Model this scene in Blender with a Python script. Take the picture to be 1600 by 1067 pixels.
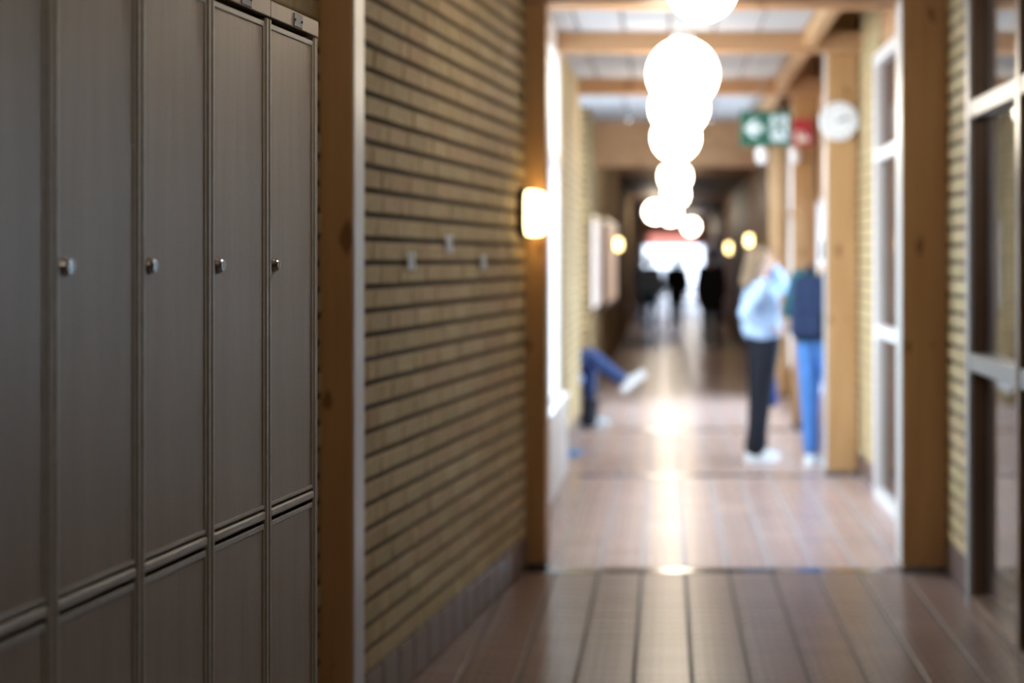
import bpy, bmesh, math, random
from mathutils import Vector, Matrix
random.seed(7)
for o in list(bpy.data.objects): bpy.data.objects.remove(o, do_unlink=True)
scene = bpy.context.scene
C = scene.collection
PI = math.pi

# ------------------------------------------------------------------ camera
F = 2700.0; VX = 1040.0; VY = 406.0; EYE = 1.5       # focal length in pixels of a 1600 px frame, corridor vanishing point
cd = bpy.data.cameras.new('camera'); cam = bpy.data.objects.new('camera', cd); C.objects.link(cam)
cam.location = (0, 0, EYE); cam.rotation_euler = (PI/2, 0, 0)
cd.sensor_width = 36.0; cd.lens = F*36.0/1600.0
cd.shift_x = -(VX-800)/1600.0; cd.shift_y = -(533.5-VY)/1600.0
cd.clip_start = 0.05; cd.clip_end = 300
cd.dof.use_dof = True; cd.dof.focus_distance = 3.30; cd.dof.aperture_fstop = 2.1
scene.camera = cam

# ------------------------------------------------------------------ sky, exposure
SKY = 12.5; GLOBE = 17.0; SCONCE = 8.0
w = bpy.data.worlds.new('overcast_sky'); scene.world = w; w.use_nodes = True
bg = w.node_tree.nodes['Background']; bg.inputs[0].default_value = (0.69, 0.85, 1.0, 1); bg.inputs[1].default_value = SKY
vs = scene.view_settings
vs.view_transform = 'Standard'; vs.look = 'None'; vs.gamma = 1.0; vs.exposure = 0.35; vs.use_curve_mapping = False

# ------------------------------------------------------------------ materials
M = {}
def mat(name, base, rough=0.5, spec=0.5, metal=0.0):
    m = bpy.data.materials.new(name); m.use_nodes = True
    b = m.node_tree.nodes['Principled BSDF']
    b.inputs['Base Color'].default_value = (*base, 1); b.inputs['Roughness'].default_value = rough
    b.inputs['Specular IOR Level'].default_value = spec; b.inputs['Metallic'].default_value = metal
    M[name] = m; return m, m.node_tree, b
def node(nt, t, **kw):
    n = nt.nodes.new(t)
    for k, v in kw.items(): setattr(n, k, v)
    return n
def ramp(nt, fac, stops):
    r = node(nt, 'ShaderNodeValToRGB'); e = r.color_ramp.elements
    while len(e) < len(stops): e.new(0.5)
    for i, (p, c) in enumerate(stops): e[i].position = p; e[i].color = (*c, 1)
    nt.links.new(fac, r.inputs[0]); return r.outputs[0]
def coords(nt, scale, kind='Object'):
    tc = node(nt, 'ShaderNodeTexCoord'); mp = node(nt, 'ShaderNodeMapping'); mp.inputs['Scale'].default_value = scale
    nt.links.new(tc.outputs[kind], mp.inputs[0]); return mp.outputs[0]
def noise(nt, vec, scale=1.0, detail=3.0, rough=0.5):
    n = node(nt, 'ShaderNodeTexNoise'); n.inputs['Scale'].default_value = scale
    n.inputs['Detail'].default_value = detail; n.inputs['Roughness'].default_value = rough
    nt.links.new(vec, n.inputs['Vector']); return n.outputs['Fac']
def bump(nt, b, h, strength=0.2, dist=0.002):
    n = node(nt, 'ShaderNodeBump'); n.inputs['Strength'].default_value = strength; n.inputs['Distance'].default_value = dist
    nt.links.new(h, n.inputs['Height']); nt.links.new(n.outputs[0], b.inputs['Normal'])
def mulcol(nt, a, b_, fac=1.0):
    x = node(nt, 'ShaderNodeMix', data_type='RGBA', blend_type='MULTIPLY'); x.inputs[0].default_value = fac
    nt.links.new(a, x.inputs[6]); nt.links.new(b_, x.inputs[7]); return x.outputs[2]
def rnd(nt):      # a value per object and per loose piece
    oi = node(nt, 'ShaderNodeObjectInfo'); g = node(nt, 'ShaderNodeNewGeometry')
    a = node(nt, 'ShaderNodeMath', operation='ADD'); nt.links.new(oi.outputs['Random'], a.inputs[0]); nt.links.new(g.outputs['Random Per Island'], a.inputs[1])
    f = node(nt, 'ShaderNodeMath', operation='FRACT'); nt.links.new(a.outputs[0], f.inputs[0]); return f.outputs[0]

def wood(name, c0, c1, scale, rough=0.45, knots=True):
    m, nt, b = mat(name, c0, rough, 0.1 if name == 'dark_wood' else 0.4)
    v = coords(nt, scale); n1 = noise(nt, v, 1.0, 5, 0.6)
    col = ramp(nt, n1, [(0.3, c0), (0.7, c1)])
    if knots:
        v2 = coords(nt, tuple(17.0 if s > 5 else 8.0 for s in scale)); n2 = noise(nt, v2, 1.0, 0, 0.5)
        k = ramp(nt, n2, [(0.74, (1, 1, 1)), (0.82, (0.5, 0.42, 0.34))]); col = mulcol(nt, col, k)
    nt.links.new(col, b.inputs['Base Color'])
wood('glulam', (0.36, 0.19, 0.078), (0.46, 0.265, 0.12), (16, 16, 1.2))
wood('glulam_beam', (0.38, 0.20, 0.095), (0.47, 0.265, 0.135), (1.2, 16, 16))
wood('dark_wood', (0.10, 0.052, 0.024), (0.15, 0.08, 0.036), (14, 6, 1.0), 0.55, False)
wood('frame_wood', (0.12, 0.068, 0.045), (0.17, 0.10, 0.065), (18, 18, 1.5), 0.25, False)

def brickmat(name, hues):
    m, nt, b = mat(name, hues[0], 0.75, 0.25)
    r = rnd(nt); col = ramp(nt, r, [(i/max(1, len(hues)-1), h) for i, h in enumerate(hues)])
    v = coords(nt, (1, 1, 1)); n = noise(nt, v, 42.0, 4, 0.65)
    k = ramp(nt, n, [(0.3, (0.72, 0.72, 0.72)), (0.7, (1.1, 1.1, 1.1))])
    nt.links.new(mulcol(nt, col, k), b.inputs['Base Color']); bump(nt, b, n, 0.35, 0.004)
brickmat('brick', [(0.40, 0.285, 0.138), (0.45, 0.33, 0.168), (0.43, 0.285, 0.154), (0.48, 0.36, 0.19), (0.385, 0.28, 0.142)])
m, nt, b = mat('mortar', (0.085, 0.066, 0.048), 0.9, 0.1)
v = coords(nt, (1, 1, 1)); n = noise(nt, v, 120.0, 3); nt.links.new(ramp(nt, n, [(0.3, (0.085, 0.065, 0.046)), (0.7, (0.125, 0.098, 0.07))]), b.inputs['Base Color'])
# far brickwork where single bricks cannot be told apart
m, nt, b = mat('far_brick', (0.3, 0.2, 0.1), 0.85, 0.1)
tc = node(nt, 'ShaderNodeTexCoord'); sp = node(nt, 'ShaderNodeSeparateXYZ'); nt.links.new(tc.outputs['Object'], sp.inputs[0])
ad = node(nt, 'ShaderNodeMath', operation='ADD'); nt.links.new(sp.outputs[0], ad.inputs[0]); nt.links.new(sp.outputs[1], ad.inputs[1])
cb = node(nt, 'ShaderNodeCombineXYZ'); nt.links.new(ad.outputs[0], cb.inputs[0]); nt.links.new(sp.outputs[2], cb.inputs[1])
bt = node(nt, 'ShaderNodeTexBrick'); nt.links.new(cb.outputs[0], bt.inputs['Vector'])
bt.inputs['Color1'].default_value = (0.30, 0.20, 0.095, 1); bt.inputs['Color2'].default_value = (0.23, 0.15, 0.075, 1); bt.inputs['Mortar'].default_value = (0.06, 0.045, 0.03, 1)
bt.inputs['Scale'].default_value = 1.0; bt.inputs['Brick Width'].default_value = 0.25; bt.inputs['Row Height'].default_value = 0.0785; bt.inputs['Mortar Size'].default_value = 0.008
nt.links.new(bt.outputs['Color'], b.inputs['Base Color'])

def tilemat(name, hues, rough):
    m, nt, b = mat(name, hues[0], rough, 0.5)
    col = ramp(nt, rnd(nt), [(i/(len(hues)-1), h) for i, h in enumerate(hues)])
    v = coords(nt, (1, 1, 1)); n = noise(nt, v, 30, 3)
    nt.links.new(mulcol(nt, col, ramp(nt, n, [(0.3, (0.82, 0.82, 0.82)), (0.7, (1.08, 1.08, 1.08))])), b.inputs['Base Color'])
    r = node(nt, 'ShaderNodeMapRange'); r.inputs['To Min'].default_value = rough*0.8; r.inputs['To Max'].default_value = rough*1.25
    nt.links.new(n, r.inputs[0]); nt.links.new(r.outputs[0], b.inputs['Roughness'])
tilemat('floor_tile', [(0.205, 0.130, 0.106), (0.232, 0.143, 0.116), (0.19, 0.123, 0.100), (0.245, 0.155, 0.128)], 0.28)
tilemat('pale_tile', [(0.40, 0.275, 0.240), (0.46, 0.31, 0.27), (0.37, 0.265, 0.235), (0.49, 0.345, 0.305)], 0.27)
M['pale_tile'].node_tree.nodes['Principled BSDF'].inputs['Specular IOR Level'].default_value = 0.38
fb = M['floor_tile'].node_tree.nodes['Principled BSDF']; fb.inputs['Specular IOR Level'].default_value = 0.32
tilemat('skirting_tile', [(0.135, 0.082, 0.064), (0.15, 0.09, 0.072), (0.125, 0.076, 0.06)], 0.35)
mat('grout', (0.12, 0.108, 0.108), 0.7, 0.2); mat('pale_grout', (0.36, 0.36, 0.40), 0.6, 0.3)
mat('dark_metal', (0.22, 0.22, 0.22), 0.14, 0.6, 0.9)

# locker laminate: fine upright streaks
m, nt, b = mat('locker_laminate', (0.22, 0.18, 0.145), 0.36, 0.45)
v = coords(nt, (260, 260, 5)); n1 = noise(nt, v, 1.0, 3, 0.6)
v2 = coords(nt, (500, 500, 330)); n2 = noise(nt, v2, 1.0, 1)
v3 = coords(nt, (22, 22, 1.3)); n3 = noise(nt, v3, 1.0, 3)
c1 = ramp(nt, n1, [(0.25, (0.240, 0.168, 0.108)), (0.75, (0.302, 0.221, 0.148))])
c2 = mulcol(nt, c1, ramp(nt, n2, [(0.3, (0.88, 0.88, 0.88)), (0.7, (1.06, 1.06, 1.06))]))
c3 = mulcol(nt, c2, ramp(nt, n3, [(0.3, (0.9, 0.89, 0.88)), (0.7, (1.05, 1.05, 1.05))]))
nt.links.new(c3, b.inputs['Base Color']); bump(nt, b, n1, 0.08, 0.0006)
m, nt, b = mat('locker_metal', (0.33, 0.29, 0.24), 0.34, 0.5, 0.0)
v = coords(nt, (60, 60, 60)); n = noise(nt, v, 1.0, 2); nt.links.new(ramp(nt, n, [(0.3, (0.31, 0.275, 0.225)), (0.7, (0.36, 0.32, 0.265))]), b.inputs['Base Color'])
mat('carcass', (0.035, 0.028, 0.022), 0.7, 0.2)
mat('chrome', (0.55, 0.53, 0.52), 0.16, 0.5, 1.0)
mat('black_slot', (0.01, 0.01, 0.01), 0.6)
mat('plate_grey', (0.075, 0.078, 0.082), 0.4, 0.4, 0.2)
mat('pale_edge', (0.55, 0.53, 0.52), 0.35, 0.5, 0.3)  # on the posts it stands in for bright sheen; also the locker end trim
mat('white_paint', (0.72, 0.72, 0.74), 0.45, 0.4)
mat('frame_pale', (0.62, 0.58, 0.57), 0.3, 0.5)
mat('frame_mid', (0.21, 0.19, 0.18), 0.35, 0.5)
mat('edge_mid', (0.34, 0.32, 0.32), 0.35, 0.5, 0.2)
m, nt, b = mat('ceiling_white', (0.66, 0.65, 0.66), 0.8, 0.2)
nt.links.new(ramp(nt, rnd(nt), [(0, (0.36, 0.355, 0.375)), (1, (0.43, 0.425, 0.445))]), b.inputs['Base Color'])
mat('grey_wall', (0.48, 0.55, 0.60), 0.8, 0.2)
mat('room_floor', (0.20, 0.19, 0.18), 0.5)
mat('ground_pale', (0.55, 0.55, 0.55), 0.9)
mat('black_plastic', (0.02, 0.02, 0.022), 0.45)
mat('white_plastic', (0.78, 0.78, 0.80), 0.4)
mat('clock_face', (0.80, 0.80, 0.82), 0.5)
mat('sign_green', (0.0, 0.085, 0.06), 0.5)
mat('sign_white', (0.55, 0.68, 0.75), 0.4)
mat('sign_red', (0.45, 0.03, 0.05), 0.4)
mat('paper_white', (0.86, 0.86, 0.88), 0.6)
mat('decal_blue', (0.06, 0.32, 0.66), 0.45)
mat('wire', (0.4, 0.4, 0.4), 0.4, 0.5, 0.8)
def glass(name, tint, trans):
    m = bpy.data.materials.new(name); m.use_nodes = True; nt = m.node_tree; nt.nodes.remove(nt.nodes['Principled BSDF'])
    out = nt.nodes['Material Output']; t = node(nt, 'ShaderNodeBsdfTransparent'); t.inputs[0].default_value = (*tint, 1)
    g = node(nt, 'ShaderNodeBsdfGlossy'); g.inputs['Roughness'].default_value = 0.02; g.inputs[0].default_value = (0.95, 0.95, 0.95, 1)
    # Schlick reflectance of one glass surface, the same from both sides
    ge = node(nt, 'ShaderNodeNewGeometry'); dt = node(nt, 'ShaderNodeVectorMath', operation='DOT_PRODUCT'); nt.links.new(ge.outputs['Normal'], dt.inputs[0]); nt.links.new(ge.outputs['Incoming'], dt.inputs[1])
    ab = node(nt, 'ShaderNodeMath', operation='ABSOLUTE'); nt.links.new(dt.outputs['Value'], ab.inputs[0])
    om = node(nt, 'ShaderNodeMath', operation='SUBTRACT'); om.inputs[0].default_value = 1.0; nt.links.new(ab.outputs[0], om.inputs[1])
    pw = node(nt, 'ShaderNodeMath', operation='POWER'); nt.links.new(om.outputs[0], pw.inputs[0]); pw.inputs[1].default_value = 5.0
    f = node(nt, 'ShaderNodeMath', operation='MULTIPLY_ADD'); nt.links.new(pw.outputs[0], f.inputs[0]); f.inputs[1].default_value = 0.90; f.inputs[2].default_value = 0.04
    x = node(nt, 'ShaderNodeMixShader'); nt.links.new(f.outputs[0], x.inputs[0]); nt.links.new(t.outputs[0], x.inputs[1]); nt.links.new(g.outputs[0], x.inputs[2])
    nt.links.new(x.outputs[0], out.inputs[0]); M[name] = m
glass('clear_glass', (0.96, 0.98, 0.98), 1); glass('dimming_glass', (0.58, 0.56, 0.57), 1); glass('tinted_glass', (0.80, 0.83, 0.86), 1); glass('brown_glass', (0.55, 0.45, 0.40), 1); M['brown_glass'].node_tree.nodes['Glossy BSDF'].inputs[0].default_value = (0.62, 0.52, 0.47, 1)
def emit(name, col, s):
    m = bpy.data.materials.new(name); m.use_nodes = True; nt = m.node_tree
    b = nt.nodes['Principled BSDF']; b.inputs['Base Color'].default_value = (0.8, 0.8, 0.8, 1)
    b.inputs['Emission Color'].default_value = (*col, 1); b.inputs['Emission Strength'].default_value = s; M[name] = m
emit('globe_light', (1.0, 0.86, 0.66), GLOBE)
emit('sconce_light', (1.0, 0.72, 0.30), SCONCE)
emit('banner_red', (1.0, 0.36, 0.31), 1.0)
emit('lit_pane', (1.0, 0.70, 0.54), 0.42)
# cloth and skin
def cloth(name, c, rough=0.85):
    m, nt, b = mat(name, c, rough, 0.15); v = coords(nt, (1, 1, 1)); n = noise(nt, v, 14, 3)
    nt.links.new(ramp(nt, n, [(0.3, tuple(x*0.85 for x in c)), (0.7, tuple(min(1, x*1.1) for x in c))]), b.inputs['Base Color'])
cloth('skin', (0.60, 0.38, 0.29), 0.5); cloth('pale_blue', (0.48, 0.63, 0.90)); cloth('black_cloth', (0.014, 0.015, 0.022)); cloth('blue_denim', (0.075, 0.19, 0.47))
cloth('dark_denim', (0.045, 0.075, 0.20)); cloth('teal_cloth', (0.035, 0.105, 0.125)); cloth('navy_cloth', (0.020, 0.030, 0.070)); cloth('blonde_hair', (0.27, 0.19, 0.125)); cloth('brown_hair', (0.07, 0.04, 0.025))
cloth('white_shoe', (0.74, 0.80, 0.84)); cloth('bag_blue', (0.03, 0.06, 0.22)); cloth('cushion_blue', (0.22, 0.34, 0.66)); cloth('black_shoe', (0.015, 0.015, 0.015)); cloth('grey_cloth', (0.35, 0.36, 0.45))
mat('eye_dark', (0.02, 0.015, 0.01), 0.2); mat('lip', (0.42, 0.17, 0.15), 0.5)

# ------------------------------------------------------------------ mesh helpers
def bx(bm, x0, x1, y0, y1, z0, z1):
    vs_ = [bm.verts.new(p) for p in ((x0,y0,z0),(x1,y0,z0),(x1,y1,z0),(x0,y1,z0),(x0,y0,z1),(x1,y0,z1),(x1,y1,z1),(x0,y1,z1))]
    for f in ((3,2,1,0),(4,5,6,7),(0,1,5,4),(1,2,6,5),(2,3,7,6),(3,0,4,7)): bm.faces.new([vs_[i] for i in f])
    return vs_
def box_bm(*a, bevel=0.0, seg=1):
    bm = bmesh.new(); bx(bm, *a)
    if bevel: bmesh.ops.bevel(bm, geom=bm.edges[:], offset=bevel, segments=seg, affect='EDGES', profile=0.5)
    return bm
def boxes(lst, bevel=0.0):
    bm = bmesh.new()
    for a in lst:
        b2 = box_bm(*a, bevel=bevel); t = bpy.data.meshes.new('t'); b2.to_mesh(t); b2.free(); bm.from_mesh(t); bpy.data.meshes.remove(t)
    return bm
def lathe(prof, n=32, axis='Z'):
    bm = bmesh.new(); rings = []
    for r, h in prof:
        if r < 1e-6: rings.append([bm.verts.new((0, 0, h))])
        else: rings.append([bm.verts.new((r*math.cos(2*PI*i/n), r*math.sin(2*PI*i/n), h)) for i in range(n)])
    for a, c in zip(rings, rings[1:]):
        for i in range(n):
            j = (i+1) % n
            if len(a) == 1 and len(c) == 1: continue
            if len(a) == 1: bm.faces.new((a[0], c[j], c[i]))
            elif len(c) == 1: bm.faces.new((a[i], a[j], c[0]))
            else: bm.faces.new((a[i], a[j], c[j], c[i]))
    bmesh.ops.recalc_face_normals(bm, faces=bm.faces[:])
    if axis == 'X': bmesh.ops.rotate(bm, verts=bm.verts[:], cent=(0,0,0), matrix=Matrix.Rotation(PI/2, 3, 'Y'))
    if axis == '-Y': bmesh.ops.rotate(bm, verts=bm.verts[:], cent=(0,0,0), matrix=Matrix.Rotation(PI/2, 3, 'X'))
    return bm
def poly_bm(pts, y0, y1):        # outline in x,z pulled along y
    bm = bmesh.new(); a = [bm.verts.new((x, y0, z)) for x, z in pts]; c = [bm.verts.new((x, y1, z)) for x, z in pts]
    bm.faces.new(a); bm.faces.new(c[::-1])
    for i in range(len(pts)): j = (i+1) % len(pts); bm.faces.new((a[i], c[i], c[j], a[j]))
    bmesh.ops.recalc_face_normals(bm, faces=bm.faces[:]); return bm
def mesh(bm, name, smooth=False):
    me = bpy.data.meshes.new(name); bm.to_mesh(me); bm.free()
    if smooth:
        for p in me.polygons: p.use_smooth = True
    return me
def link(name, me, m=None, parent=None, loc=(0,0,0), rotz=0):
    if m is not None and not me.materials: me.materials.append(M[m])
    o = bpy.data.objects.new(name, me); C.objects.link(o); o.location = loc; o.rotation_euler = (0, 0, rotz)
    if parent: o.parent = parent
    return o
def obj(name, bm, m, parent=None, loc=(0,0,0), rotz=0, smooth=False): return link(name, mesh(bm, name, smooth), m, parent, loc, rotz)
def tag(o, label, cat, group=None):
    o['label'] = label; o['category'] = cat
    if group: o['group'] = group
    return o
def thing(name, label, cat, loc=(0,0,0), rotz=0, group=None):
    o = bpy.data.objects.new(name, None); C.objects.link(o); o.location = loc; o.rotation_euler = (0, 0, rotz); o.empty_display_size = 0.1
    return tag(o, label, cat, group)
def struct(name, bm, m, loc=(0,0,0), rotz=0, label=None):
    o = obj(name, bm, m, None, loc, rotz); o['kind'] = 'structure'
    if label: o['label'] = label
    return o
def px(x, y, Y): return Vector(((x-VX)*Y/F, Y, EYE-(y-VY)*Y/F))

# ------------------------------------------------------------------ setting
CEIL = 3.07; COURSE = 0.0785; XR = 1.36; XL = -0.77
ANG = math.atan(281.0/2700.0)                 # the locker wall runs at this angle to the corridor
WO = Vector((-1.558, 0, 0)); WD = Vector((math.sin(ANG), math.cos(ANG), 0)); WN = Vector((math.cos(ANG), -math.sin(ANG), 0))
U_END = 8.49/math.cos(ANG)
def wall_pt(u, p, z): return WO + WD*u + WN*p + Vector((0, 0, z))

BH = 0.059; BJ = 0.011
def course_list(u0, u1, z0, z1, seed):
    """bricks of a bond with two stretchers and one header in each course"""
    r = random.Random(seed); out = []; k = 0; z = z0
    while z + BH <= z1 + 0.001:
        seq = [0.239, 0.239, 0.114]; i = r.randrange(3); u = u0 - r.random()*0.23
        while u < u1:
            L = seq[i % 3]; a, c = max(u, u0), min(u+L, u1)
            if c - a > 0.03: out.append((a, c, z))
            u += L + BJ; i += 1
        z += COURSE; k += 1
    return out
def brick_bm(L, proud=0.013):
    """face of the brick looks along +x; the length runs along y"""
    bm = bmesh.new(); e = 0.003
    b_ = [bm.verts.new(p) for p in ((-0.02,0,0),(-0.02,L,0),(-0.02,L,BH),(-0.02,0,BH))]
    m_ = [bm.verts.new(p) for p in ((proud-e,0,0),(proud-e,L,0),(proud-e,L,BH),(proud-e,0,BH))]
    f_ = [bm.verts.new(p) for p in ((proud,e,e),(proud,L-e,e),(proud,L-e,BH-e),(proud,e,BH-e))]
    for A, B in ((b_, m_), (m_, f_)):
        for i in range(4): j = (i+1) % 4; bm.faces.new((A[i], A[j], B[j], B[i]))
    bm.faces.new(f_); bmesh.ops.recalc_face_normals(bm, faces=bm.faces[:]); return bm
_bm_cache = {}
def brick_mesh(L):
    k = round(L, 3)
    if k not in _bm_cache:
        _bm_cache[k] = mesh(brick_bm(k), 'brick'); _bm_cache[k].materials.append(M['brick'])
    return _bm_cache[k]
def brick_face(parent, bricks, limit, score, flip=False):
    """the `limit` bricks that show largest become single parts, the others one joined part. Local frame of parent: +x out, y along."""
    order = sorted(bricks, key=score, reverse=True)
    for (a, c, z) in order[:limit]:
        o = link('brick', brick_mesh(c-a), None, parent, (random.uniform(-0.0015, 0.0015), a, z))
    rest = order[limit:]
    if rest:
        bm = bmesh.new()
        for (a, c, z) in rest:
            t = brick_mesh(c-a).copy(); t.transform(Matrix.Translation((random.uniform(-0.0015, 0.0015) - (0.0095 if parent is wl and a < 5.13 else 0), a, z))); bm.from_mesh(t); bpy.data.meshes.remove(t)
        o = obj('brick_rest', bm, 'brick', parent); o['kind'] = 'stuff'; o['label'] = 'remaining tan bricks of this wall'

# floor: a bed of grout with tiles on it
floor = struct('floor', boxes([(-1.95, 1.45, -3.2, 8.34, -0.06, -0.0045)]), 'grout', label='brown quarry tile floor of the corridor')
floor2 = struct('floor_beyond', boxes([(-1.95, 1.45, 8.34, 60.2, -0.06, -0.0040)]), 'pale_grout', label='pale pink tile floor beyond the first floor strip')
TM = 0.2086; TL = 0.1043; TX0 = -0.1136
tb = bmesh.new(); h = (TM-0.014)/2; e = 0.0025
hy = (TL-0.004)/2
lo = [tb.verts.new((sx*h, sy*hy, -0.005)) for sx, sy in ((-1,-1),(1,-1),(1,1),(-1,1))]
mi = [tb.verts.new((sx*h, sy*hy, -0.0012)) for sx, sy in ((-1,-1),(1,-1),(1,1),(-1,1))]
hi = [tb.verts.new((sx*(h-e), sy*(hy-0.0012), 0)) for sx, sy in ((-1,-1),(1,-1),(1,1),(-1,1))]
for A, B in ((lo, mi), (mi, hi)):
    for i in range(4): j = (i+1) % 4; tb.faces.new((A[i], A[j], B[j], B[i]))
tb.faces.new(hi); tile_me = mesh(tb, 'floor_tile'); pale_me = tile_me.copy(); tile_me.materials.append(M['floor_tile']); pale_me.materials.append(M['pale_tile'])
tiles = []
for r_ in range(-28, 556):
    y = 0.05 + r_*TL
    for c_ in range(-9, 7):
        x = TX0 + (c_+0.5)*TM
        if x > 1.44 or x < -1.93 or x < -1.558+0.1041*y-0.15 and y < 8.4: continue
        if 8.5 < y < 15.2 and x < -0.85: continue
        if y > 17.9 and x < -0.9: continue
        tiles.append((x, y))
for fl, me_, lo_, hi_, mt in ((floor, tile_me, -9, 8.34, 'floor_tile'), (floor2, pale_me, 8.34, 99, 'pale_tile')):
    rb = bmesh.new(); cand = [t for t in tiles if lo_ <= t[1] < hi_]
    sh = set(sorted([t for t in cand if t[1] > 6.05 and -0.98 < t[0] < 1.38 and t[0] > -1.558+0.1041*t[1]-0.08], key=lambda t: t[1])[:300])
    for t in cand:
        if t in sh: link('floor_tile', me_, None, fl, (t[0], t[1], random.uniform(-0.0004, 0.0004)))
        else:
            q = me_.copy(); q.transform(Matrix.Translation((t[0], t[1], 0))); rb.from_mesh(q); bpy.data.meshes.remove(q)
    o = obj('floor_tile_rest', rb, mt, fl); o['kind'] = 'stuff'; o['label'] = 'remaining tiles of this floor'
# dark strips set into the floor between the posts
for i, (y, x0, x1) in enumerate(((8.34, -0.69, 1.36), (12.02, -0.69, 1.36), (15.25, -0.77, 1.36))):
    struct('trim_%d' % (i+1), box_bm(x0, x1, y-0.055, y+0.055, -0.02, 0.0025, bevel=0.001), 'dark_metal')

# left wall with the lockers: mortar bed, bricks, tile skirting
wl = struct('wall_left', boxes([(-0.30, 0.0, -3.1, U_END, 0, CEIL)]), 'mortar', tuple(WO), -ANG, 'tan brick wall with dark joints left of the corridor')
bl = course_list(3.4, U_END-0.01, 0.165, 3.05, 3)
def score_left(b_):
    u = (b_[0]+b_[1])/2; P = wall_pt(u, 0, b_[2]); y = VY-(P.z-EYE)*F/P.y; x = VX+P.x*F/P.y
    return ((b_[1]-b_[0])/P.y**3) if (5.18 < u and -10 < y < 1067 and x < 825) else 0
brick_face(wl, bl, 300, score_left)
bs = struct('baseboard_left', boxes([(-0.01, 0.004, -3.0, U_END, 0, 0.155)]), 'grout', tuple(WO), -ANG)
sk = mesh(box_bm(-0.004, 0.013, 0, 0.195, 0.004, 0.155, bevel=0.003), 'skirting_tile'); sk.materials.append(M['skirting_tile'])
for k in range(17): link('skirting_tile', sk, None, bs, (0.002, 4.98+k*0.2086, 0))

# right wall, near end: glazed partition, strip of brick, then post
HI = 3.5
def right_wall_frame(name, y0, y1, m='mortar', thick=0.25):       # local +x points into the corridor, local y runs towards the camera
    return struct(name, boxes([(-thick, 0, 0, y1-y0, 0, HI)]), m, (XR, y1, 0), PI)
wr = right_wall_frame('wall_right', 7.52, 8.60); wr['label'] = 'narrow strip of tan brick wall between the glazing and the post'
brick_face(wr, course_list(0.0, 1.08, 0.165, 3.49, 5), 300, lambda b_: -abs(b_[2]-1.4))
bs = struct('baseboard_right', boxes([(-0.01, 0.004, 0, 1.08, 0, 0.155)]), 'grout', (XR, 8.60, 0), PI)
for k in range(5): link('skirting_tile', sk, None, bs, (0.002, 0.015+k*0.2086, 0))
wr2 = right_wall_frame('wall_right_pier', 10.86, 12.35); wr2['label'] = 'sunlit brick pier between the glazed door and the clock post'
brick_face(wr2, course_list(0.0, 1.49, 0.165, 3.49, 6), 200, lambda b_: -abs(b_[2]-1.4))
bs = struct('baseboard_right_pier', boxes([(-0.01, 0.004, 0, 1.49, 0, 0.155)]), 'grout', (XR, 12.35, 0), PI)
for k in range(7): link('skirting_tile', sk, None, bs, (0.002, 0.015+k*0.2086, 0))
struct('wall_right_head', boxes([(XR, XR+0.25, 8.6, 10.86, 2.78, HI), (XR, XR+0.25, 12.35, 15.65, 2.03, HI), (XR, XR+0.25, 15.65, 19.5, 2.80, HI), (XR, XR+0.25, 12.35, 19.5, 0, 0.35), (XR, XR+0.25, 15.30, 15.65, 0.35, 2.80), (XR, XR+0.25, 18.7, 19.5, 0.35, 2.80)]), 'glulam_beam')
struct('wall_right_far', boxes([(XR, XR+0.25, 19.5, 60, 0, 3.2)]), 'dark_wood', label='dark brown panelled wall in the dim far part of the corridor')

def glazing(name, x, y0, y1, zs, ys, glass_m, frame_m, edge_m, sx, t=0.05, d=0.09, label=None):
    """window in a plane of constant x; zs: rail heights, ys: mullion positions, panes between them"""
    root = struct(name, boxes([(x-d/2, x+d/2, y0, y1, zs[0]-t, zs[0])], 0.004), frame_m)
    if label: root['label'] = label
    for z in zs[1:]: obj('rail', box_bm(x-d/2, x+d/2, y0, y1, z-t/2, z+t/2, bevel=0.004), edge_m, root)
    for y in ys:
        obj('mullion', box_bm(x-d/2-0.004, x+d/2+0.004, y-t/2, y+t/2, zs[0]-t, zs[-1]+t/2, bevel=0.004), frame_m, root)
    for a, c in zip(ys, ys[1:]):
        for p, q in zip(zs, zs[1:]):
            obj('pane', box_bm(x-0.003, x+0.003, a+t/2-0.004, c-t/2+0.004, p-0.004, q+0.004), glass_m, root)
    return root
# glazed partition beside the camera
glazing('window_1', XR, -3.0, 7.50, [0.06, 1.06, 2.146, 2.95], [-2.9, -1.9, -0.9, 0.1, 1.1, 2.1, 3.1, 4.1, 5.2, 6.42, 7.48], 'tinted_glass', 'frame_wood', 'frame_mid', 1, 0.075, 0.10, 'brown framed glazed partition at the right edge')
struct('trim_4', box_bm(XR-0.055, XR-0.035, 7.44, 7.52, 0.0, 2.98, bevel=0.003), 'edge_mid', label='pale edge strip of the glazed partition')  # paler strip along the jamb edge
struct('wall_right_top', boxes([(XR-0.05, XR+0.2, -3.0, 7.52, 2.98, CEIL)]), 'frame_wood')
# glazed door beyond the near post
glazing('window_2', XR, 8.60, 10.86, [0.08, 1.06, 2.146, 2.75], [8.64, 9.72, 10.82], 'brown_glass', 'frame_pale', 'frame_pale', 1, 0.075, 0.10, 'glazed doors with daylight painted pale into the frames, behind the near right post')  # pale frame colour stands in for daylight whitening the frames
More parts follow.
